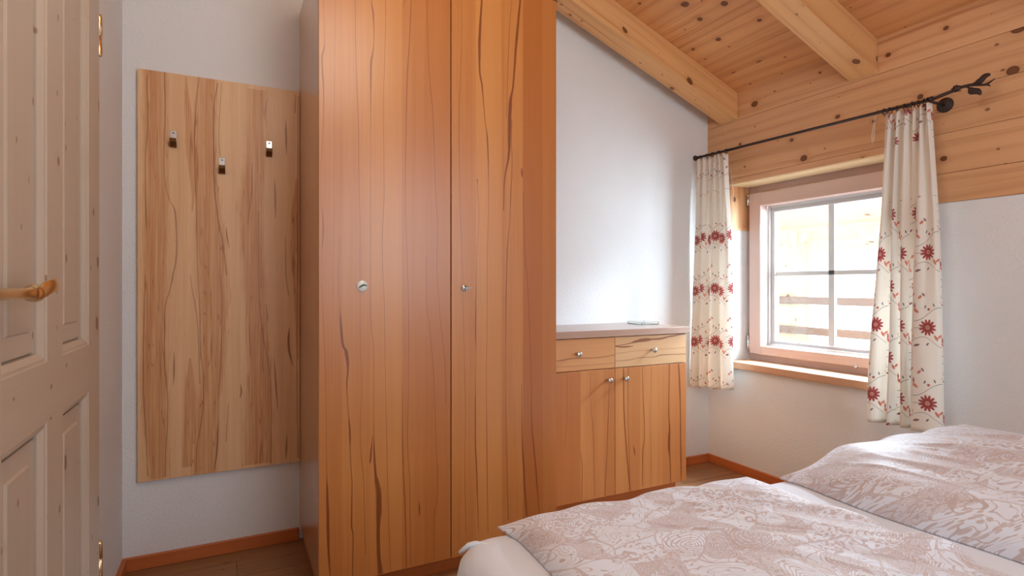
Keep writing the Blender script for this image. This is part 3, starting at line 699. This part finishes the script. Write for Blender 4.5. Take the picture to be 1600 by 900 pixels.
# ------------------------------------------------------------------ curtains
def curtain_mat(name, u0, v0, top_lo, top_hi, PU=.150, shift=.36, ftop=9.):
    """cream cloth, printed with red flowers on thin stems; u across the cloth, v = height"""
    M = Mat(name, (.8, .8, .8), .85, spec=.1); nt = M.nt; u, v = M.uv()
    weave = noise(nt, vec(nt, u*900, v*900), 1, 1)
    PV = .2985
    col = ((u - u0)/PU).floor()
    odd = (col*.5).mod(1.)*2.
    x = (u - u0).mod(PU) - PU/2
    y0 = (v - v0 + odd*PV*shift + PV/2)
    y = y0.mod(PV) - PV/2
    base = srgb(244, 239, 231); c = None
    cur = [S(nt, nt.nodes.new('ShaderNodeRGB').outputs[0])]; cur[0].k.default_value = base + (1,)
    show = 1 - v.gt(top_lo)*v.lt(top_hi)
    def put(mask, colr, a=.9): cur[0] = mix(nt, mask*show*a, cur[0], colr)
    def leafm(cx, cy, L, Wd, ang):
        dx, dy = x - cx, y - cy; ca, sa = math.cos(ang), math.sin(ang)
        a = (dx*ca + dy*sa)/L; b = (dy*ca - dx*sa)/Wd
        return (a*a + b.abs()*1.0 + b*b*.2).lt(1.)
    def stem(fx, a, b, w=.0011):               # curve y = fx(x) between a and b
        return (y - fx(x)).abs().lt(w)*x.gt(a)*x.lt(b)
    red, org, plum, dk = srgb(176, 40, 46), srgb(214, 112, 84), srgb(120, 52, 70), srgb(62, 48, 66)
    put(stem(lambda q: (q*38).sin()*.016 + .052 + q*.25, -.075, .07), dk, .75)
    put(stem(lambda q: (q*45+2).sin()*.014 - .055 - q*.2, -.07, .06), dk, .6)
    put(stem(lambda q: q*.1 + .001, -.06, -.02), dk, .6)
    put(((x - .055 - (y*40).sin()*.006).abs().lt(.0010))*y.gt(.0)*y.lt(.085), dk, .55)
    for (cx, cy, L, Wd, an, cl_) in ((.032, -.040, .014, .0055, 2.1, org), (.046, -.034, .012, .005, .7, org), (-.045, .066, .015, .0065, 2.5, org), (-.052, .088, .014, .006, 1.8, red),
                                (-.058, -.048, .014, .0055, 1.1, plum), (-.040, -.072, .013, .0055, .3, plum), (.058, .100, .009, .009, .2, org), (.004, .072, .006, .006, 0., red),
                                (-.010, .082, .008, .003, 1.2, dk), (.025, .089, .008, .003, 1.9, dk), (.0, -.066, .008, .0035, .9, dk), (-.066, .010, .011, .0045, 1.3, plum), (.062, -.090, .011, .0045, 2.3, org),
                                (-.030, .120, .010, .006, .9, org), (-.018, .130, .009, .004, 2.2, plum)):
        put(leafm(cx, cy, L, Wd, an), cl_, .85)
    r = (x*x + y*y).sqrt(); th = y.atan2(x)
    pet = (((th*6).sin().abs())*.0155 + .0175)*v.lt(ftop)
    put(r.lt(pet), red, .92); put(v.lt(ftop)*r.lt(pet*.99)*(th*6).sin().abs().lt(.28)*r.gt(.010), srgb(60, 20, 24), .8)
    put(r.lt(.0080)*v.lt(ftop), srgb(226, 190, 170), .9); put(r.lt(.0050)*v.lt(ftop)*(th*4).sin().gt(0.), srgb(90, 50, 40), .9)
    c = mix(nt, weave*.12, cur[0], tuple(k*.8 for k in base))
    M.set('Base Color', c); M.bump(weave, .1, .0006)
    tr = nt.nodes.new('ShaderNodeBsdfTranslucent'); nt.links.new(c.k, tr.inputs[0])
    mx = nt.nodes.new('ShaderNodeMixShader'); mx.inputs[0].default_value = .33
    out = nt.nodes['Material Output']; nt.links.new(M.b.outputs[0], mx.inputs[1]); nt.links.new(tr.outputs[0], mx.inputs[2]); nt.links.new(mx.outputs[0], out.inputs[0])
    return M.m
def catmull(P, n):
    out = []
    for k in range(n):
        t = k/(n-1)*(len(P)-1); i = min(int(t), len(P)-2); f = t-i
        p0, p1, p2, p3 = P[max(i-1, 0)], P[i], P[i+1], P[min(i+2, len(P)-1)]
        out.append(tuple(.5*((2*b) + (-a+c)*f + (2*a-5*b+4*c-d)*f*f + (-a+3*b-3*c+d)*f**3) for a, b, c, d in zip(p0, p1, p2, p3)))
    return out
def curtain(label, botp, topp, zb, zt, mat, seed, uoff=0.):
    """botp/topp: fold outline (X, Y) at hem and at the heading, same number of points"""
    n = 150; m_ = 70; rnd = random.Random(seed)
    B = catmull(botp, n); T = catmull(topp, n)
    U = [0.]
    for i in range(1, n): U.append(U[-1] + math.hypot(B[i][0]-B[i-1][0], B[i][1]-B[i-1][1]))
    rows, uv = [], []
    for i in range(n):
        col, cu = [], []
        for j in range(m_):
            t = j/(m_-1); s = t**1.6
            zbt = zb(B[i][1]); ztp = zt(T[i][1]) + .004*math.sin(U[i]*95)
            x = B[i][0]*(1-s) + T[i][0]*s; y = B[i][1]*(1-s) + T[i][1]*s
            if t > .93: x += (t-.93)*.05*math.sin(U[i]*160)
            x += .004*math.sin(t*9 + i*.07 + seed)*(1-t); y += .003*math.sin(t*7+i*.05)
            z = zbt + (ztp-zbt)*t
            col.append((x, y, z)); cu.append((U[i]+uoff, z))
        rows.append(col); uv.append(cu)
    cx = sum(b[0] for b in B)/n; cy_ = sum(b[1] for b in B)/n
    root = thing('curtain', (cx, cy_, min(q[2] for r in rows for q in r)), label, 'curtain', 'printed curtains at the window')
    o = build('cloth', MB().grid(rows, uv), mat, root)
    md = o.modifiers.new('thick', 'SOLIDIFY'); md.thickness = .0012
    return root, T
# right curtain: narrow folds on the window side, a broad flat fold at the right
rb = [(2.515, 1.490), (2.470, 1.484), (2.458, 1.462), (2.485, 1.440), (2.512, 1.425), (2.480, 1.410), (2.462, 1.396), (2.49, 1.384), (2.508, 1.372), (2.480, 1.362), (2.462, 1.350), (2.47, 1.336), (2.505, 1.326), (2.512, 1.318), (2.480, 1.312), (2.452, 1.302), (2.448, 1.280), (2.450, 1.255), (2.452, 1.230), (2.462, 1.205), (2.480, 1.196)]
n_ = len(rb); rt = [(2.492 + .017*math.sin(k*1.9), 1.418 - .172*k/(n_-1)) for k in range(n_)]
def arc_at(P, Y):
    B = catmull(P, 150); U = 0.
    for i in range(1, 150):
        if B[i][1] < Y: break
        U += math.hypot(B[i][0]-B[i-1][0], B[i][1]-B[i-1][1])
    return U
M_cr = curtain_mat('printed_curtain_right', arc_at(rb, 1.238) - .0525, .906, 1.43, 1.66, .105, .45)
cr, T_r = curtain('long printed cream curtain at the right end of the rod, above the duvet', rb, rt, lambda y: .483 + (1.49-y)*.03, lambda y: rodz(y)-.020, M_cr, 3)
lb = [(2.470, 2.512), (2.435, 2.500), (2.428, 2.482), (2.455, 2.466), (2.478, 2.455), (2.450, 2.446), (2.432, 2.430), (2.440, 2.415), (2.475, 2.402), (2.490, 2.392), (2.460, 2.382), (2.440, 2.365), (2.445, 2.342), (2.478, 2.325), (2.495, 2.312), (2.468, 2.302), (2.448, 2.285), (2.452, 2.262), (2.480, 2.243), (2.500, 2.235)]
n_ = len(lb); lt = [(2.486 + .020*math.sin(k*2.0), 2.500 - .232*k/(n_-1)) for k in range(n_)]
M_clf = curtain_mat('printed_curtain_left', .055, 1.058, 1.43, 1.60, .092, .06, 1.45)
clf, T_l = curtain('printed cream curtain in the corner left of the window', lb, lt, lambda y: .475 + (2.51-y)*.06, lambda y: rodz(y)-.020, M_clf, 5, .31)
for root, pts in ((cr, ((1367, 172), (1365, 195), (1362, 212), (1363, 224))), (cr, ((1369, 180), (1366, 205), (1365, 220))), (clf, ((1141, 262), (1146, 300), (1145, 330), (1147, 345), (1145, 356)))):
    m = MB().tube([onX(x, y, 2.515 if root is cr else 2.50) for x, y in pts], .0011, 6); build('cord', m, M_string, root)
# rings on the rod
def ring_mesh():
    m = MB(); R, r = .0115, .0021; P = []
    for a in range(24):
        A = 2*PI*a/24
        P.append([((R + r*math.cos(b))*math.cos(A), r*math.sin(b), (R + r*math.cos(b))*math.sin(A) - .0035) for b in [2*PI*k/8 for k in range(9)]])
    m.grid(P, closed_u=True)
    m.tube([(0, 0, -.0145), (0, .001, -.020), (.002, .001, -.024)], .0014, 6)
    return m
rm = build('curtain_ring', ring_mesh(), M_iron, origin=(0, 0, 0))
places = ('leftmost', 'second', 'third', 'fourth', 'fifth', 'sixth', 'seventh', 'rightmost')
for k, y in enumerate((1.432, 1.410, 1.382, 1.352, 1.322, 1.300, 1.278, 1.264)):
    o = rm if k == 0 else rm.copy()
    if k: COL.objects.link(o)
    o.location = (RX, y, rodz(y)); o.rotation_euler = (0, 0, random.uniform(-.5, .5))
    w = places[k] + (' from the left' if 0 < k < 7 else '')
    tag(o, 'dark iron ring on the right curtain, %s of its eight' % w, 'curtain ring', 'rings of the right curtain')
for k, y in enumerate((2.485, 2.435, 2.390, 2.345, 2.290)):
    o = rm.copy(); COL.objects.link(o); o.location = (RX, y, rodz(y)); o.rotation_euler = (0, 0, random.uniform(-.5, .5))
    w = ('leftmost', 'second from the left', 'middle one', 'fourth from the left', 'rightmost')[k]
    tag(o, 'dark iron ring on the left corner curtain, %s of its five' % w, 'curtain ring', 'rings of the left curtain')

# ------------------------------------------------------------------ bed
BX0, BX1, BY0, BY1, BZ = .412, 2.33, -.85, 1.165, .520
M_sheet = Mat('white_fitted_sheet', srgb(218, 222, 230), .75, spec=.25); M_sheet.set('Sheen Weight', .3)
M_sheet.bump(noise(M_sheet.nt, M_sheet.pos(), 7, 3, .5), .25, .012); M_sheet = M_sheet.m
bed = thing('bed', ((BX0+BX1)/2, .2, 0), 'double bed with a white fitted sheet in front of the wardrobe', 'bed')
def footy(x): return BY1 - .055*(x-BX0)
m = MB(); rc = .11; N = 14
out = []
for (cx_, cy_, a0) in ((BX0+rc, BY1-rc, PI), (BX1-rc, BY1-rc, PI/2), (BX1-rc, BY0+rc, 0), (BX0+rc, BY0+rc, -PI/2)):
    for i in range(N+1):
        a = a0 - (PI/2)*i/N; out.append((cx_+rc*math.cos(a), cy_+rc*math.sin(a), math.cos(a), math.sin(a)))
prof = [(.012, .225), (0, .24), (-.006, .30), (-.004, .40), (0, .465), (.006, .490), (.020, .508), (.042, .518), (.075, .520)]
rows = []
for (x, y, nx, ny) in out:
    sh = -.055*(x-BX0)*max(0, (y-BY0)/(BY1-BY0))
    rows.append([(x - nx*d, y - ny*d + sh, z) for d, z in prof])
m.grid(rows, closed_u=True, flip=False)
b = len(m.v); m.v += [r[-1] for r in rows]; m.f.append(tuple(b+i for i in range(len(rows)))[::-1]); m.uv.append([(0, 0)]*len(rows)); m.sm.append(True)
b = len(m.v); m.v += [r[0] for r in rows]; m.f.append(tuple(b+i for i in range(len(rows)))); m.uv.append([(0, 0)]*len(rows)); m.sm.append(False)
mat_o = build('mattress', m, M_sheet, bed)
# tucked fold of the fitted sheet on the near corner
m = MB(); c = Vector((BX0+.042, BY1-.040, .512))
m.tube([c+Vector((-.016, .004, -.016)), c+Vector((.004, -.002, -.001)), c+Vector((.016, -.010, .003)), c+Vector((.030, -.020, .004)), c+Vector((.055, -.050, .004))], [.004, .006, .006, .004, .001], 12)
build('sheet_fold', m, M_sheet, bed)
m = MB(); m.box(BX0+.03, BY0+.03, .12, BX1-.03, BY1-.16, .226, g='x'); build('bed_frame', m, M_base, bed, bevel=.004)
for x, y in ((BX0+.08, BY0+.08), (BX1-.14, BY0+.08), (BX0+.08, BY1-.24), (BX1-.14, BY1-.24)): build('leg', MB().box(x, y, 0, x+.06, y+.06, .121), M_base, bed, bevel=.003)

# duvets
def paisley():
    M = Mat('paisley_duvet_cloth', (.8, .8, .8), .5, spec=.5); nt = M.nt; u, v = M.uv()
    ws = nt.nodes.new('ShaderNodeTexNoise'); ws.inputs['Scale'].default_value = 4.2; ws.inputs['Detail'].default_value = 1.5
    p = vec(nt, u*1.9, v*1.9); nt.links.new(p.k, ws.inputs['Vector'])
    vm = nt.nodes.new('ShaderNodeVectorMath'); vm.operation = 'MULTIPLY_ADD'; nt.links.new(ws.outputs[1], vm.inputs[0]); vm.inputs[1].default_value = (.16, .16, 0); nt.links.new(p.k, vm.inputs[2])
    q = S(nt, vm.outputs[0])
    d1 = voro(nt, q, 6.0); d2 = voro(nt, q, 6.0, 'DISTANCE_TO_EDGE'); c1 = voro(nt, q, 6.0, out=1)
    sp = nt.nodes.new('ShaderNodeSeparateXYZ'); nt.links.new(c1.k, sp.inputs[0]); rnd = S(nt, sp.outputs[0])
    fine = noise(nt, q, 26, 1.5, .4, 1.2); fine2 = noise(nt, q, 11, 1., .4, .8)
    contour = ((fine*7).mod(1.) - .5).abs().ramp(.10, .17, 1, 0)         # scrolling outline
    contour2 = ((fine2*8).mod(1.) - .5).abs().ramp(.05, .10, 1, 0)
    rings = ((d1*13 + rnd*3).mod(1.) - .5).abs().ramp(.10, .16, 1, 0)*d1.lt(.5)
    dots = voro(nt, q, 42).ramp(.26, .34, 1, 0)
    band = d2.ramp(.02, .03, 1, 0)*d2.ramp(.0, .006, 0, 1)
    fill = (rnd.gt(.55)*d1.lt(.42)).max(noise(nt, q, 5, 1).gt(.56))
    ink = rings*rnd.gt(.35)
    ink = ink.max(contour*fill).max(contour2*.9).max(band*.8).max(dots*(1-fill)*noise(nt, q, 3, 1).gt(.5)*.8)
    ink = ink.max(fill*.42)
    c = mix(nt, ink*.68, srgb(222, 227, 238), srgb(174, 140, 122))
    M.set('Base Color', c); M.set('Sheen Weight', .35); M.set('Sheen Roughness', .35)
    wr = noise(nt, vec(nt, u*9, v*3.5), 1, 3, .55, .6)
    M.bump(wr, .35, .02)
    return M.m
M_paisley = paisley()
def sst(a, b, x): t = max(0, min(1, (x-a)/(b-a))); return t*t*(3-2*t)
def fbm(x, y, s): 
    return sum(math.sin(x*k*1.3 + y*k*.9 + s*k + 1.7*math.sin(y*k*.6+s))/k for k in (3., 5.3, 8.9, 14.))
def duvet(label, corners, H, seed, nx=240, ny=240):
    """corners: foot-left, foot-right, head-right, head-left (X, Y); H(a,b) height over the mattress"""
    (x0, y0), (x1, y1), (x2, y2), (x3, y3) = corners
    top, bot, uv = [], [], []
    for i in range(nx+1):
        a = i/nx; rt_, rb_, ru = [], [], []
        for j in range(ny+1):
            b = j/ny
            # denser rows towards the foot end
            bb = b**1.35
            x = (x0*(1-a) + x1*a)*(1-bb) + (x3*(1-a) + x2*a)*bb
            y = (y0*(1-a) + y1*a)*(1-bb) + (y3*(1-a) + y2*a)*bb
            ed = .012*math.sin(a*23+seed)*math.sin(a*PI)
            y += ed*(1-sst(0, .15, bb))
            x += .010*math.sin(bb*17+seed)*(1-sst(0, .12, min(a, 1-a)))*sst(0, .05, bb)
            h = H(a, bb, x, y)
            low = BZ + .0015
            rt_.append((x, y, low + max(.004, h))); rb_.append((x, y, low)); ru.append((x+seed*1.3, y+h*.8))
        top.append(rt_); bot.append(rb_); uv.append(ru)
    m = MB(); m.grid(top, uv); m.grid(bot, uv, flip=True)
    per = [(i, 0) for i in range(nx+1)] + [(nx, j) for j in range(1, ny+1)] + [(i, ny) for i in range(nx-1, -1, -1)] + [(0, j) for j in range(ny-1, 0, -1)]
    rows = [[bot[i][j], top[i][j]] for i, j in per]; ruv = [[uv[i][j], uv[i][j]] for i, j in per]
    m.grid(rows, ruv, closed_u=True, flip=True)
    o = build('duvet', m, M_paisley, merge=True)
    bm = bmesh.new(); bm.from_mesh(o.data); bmesh.ops.recalc_face_normals(bm, faces=bm.faces); bm.to_mesh(o.data); bm.free()
    for p in o.data.polygons: p.use_smooth = True
    return tag(o, label, 'duvet', 'paisley duvets on the bed')
def H1(a, b, x, y):
    L = 1.7; e = min(a*.80, (1-a)*.80, b*L)           # distance to edge in metres
    puff = .036*math.sqrt(max(0, 1-(1-min(1, e/.06))**2))
    h = puff + .010*sst(0, .5, e)
    ridge = lambda d, w, k: k*math.exp(-(d/w)**2)
    h += ridge((b*L-.02) - (a-.62)*.9, .05, .016)*sst(.55, .75, a)
    h += ridge((b*L) - .18 - (a-.1)*.35, .035, .014)*sst(.1, .3, a)
    h += ridge((b*L) - .10 - (a-.45)*.75, .022, .012)*sst(.45, .6, a)
    for (ax, bx, k, w, q) in ((.50, .10, .9, .010, .010), (.58, .16, .8, .009, .009), (.40, .22, 1.1, .011, .009), (.72, .12, .6, .009, .008), (.30, .10, .5, .010, .007), (.66, .34, .9, .010, .008)):
        h += q*math.exp(-(((b*L - bx) - (a - ax)*k)/w)**2)*math.exp(-((a-ax-.10)/.13)**2)*sst(.02, .08, e)
    h += .005*fbm(x*2.2, y*2.2, 1.3)*sst(0, .08, e) + .0018*fbm(x*7, y*5, 2.3)*sst(0, .08, e)
    cn = math.hypot(a*.8, b*L); h *= .45 + .55*sst(0, .12, cn)
    return h
duvet('paisley duvet folded flat on the left half of the bed, nearest the wardrobe doors', [(.540, 1.150), (1.275, 1.105), (1.265, -.65), (.565, -.65)], H1, 1)
def H2(a, b, x, y):
    L = 1.65; e = min(a*.86, (1-a)*.86, b*L)
    puff = .088*math.sqrt(max(0, 1-(1-min(1, e/.095))**2))
    h = puff + .036*sst(0, .42, e)
    ridge = lambda d, w, k: k*math.exp(-(d/w)**2)
    h += ridge(a - .16 - .10*b, .018, .020)*sst(.05, .3, b)
    h += ridge(a - .34 - .22*b, .020, .020)*sst(.02, .2, b)
    h += ridge(a - .52 - .1*b, .04, .012)*sst(.02, .2, b)
    for (ax, k, w, q) in ((.10, .05, .009, .010), (.24, .16, .010, .012), (.29, .24, .008, .009), (.44, .30, .011, .012), (.62, .25, .012, .010), (.75, .2, .012, .009)):
        h += q*math.exp(-((a - ax - k*b)/w)**2)*sst(.04, .2, b)*(.6+.4*math.sin(b*9+ax*20))
    h += .006*fbm(x*2.0, y*2.0, 4.1)*sst(0, .08, e) + .0018*fbm(x*7, y*5, 7.3)*sst(0, .08, e)
    cn = math.hypot(a*.86, b*L*.8); h *= .30 + .70*sst(0, .22, cn)
    return h
duvet('puffier paisley duvet on the right half of the bed, nearest the window', [(1.395, 1.085), (2.27, 1.075), (2.27, -.6), (1.375, -.6)], H2, 2)

for o in list(bpy.data.objects):
    if '_w' in o: del o['_w']
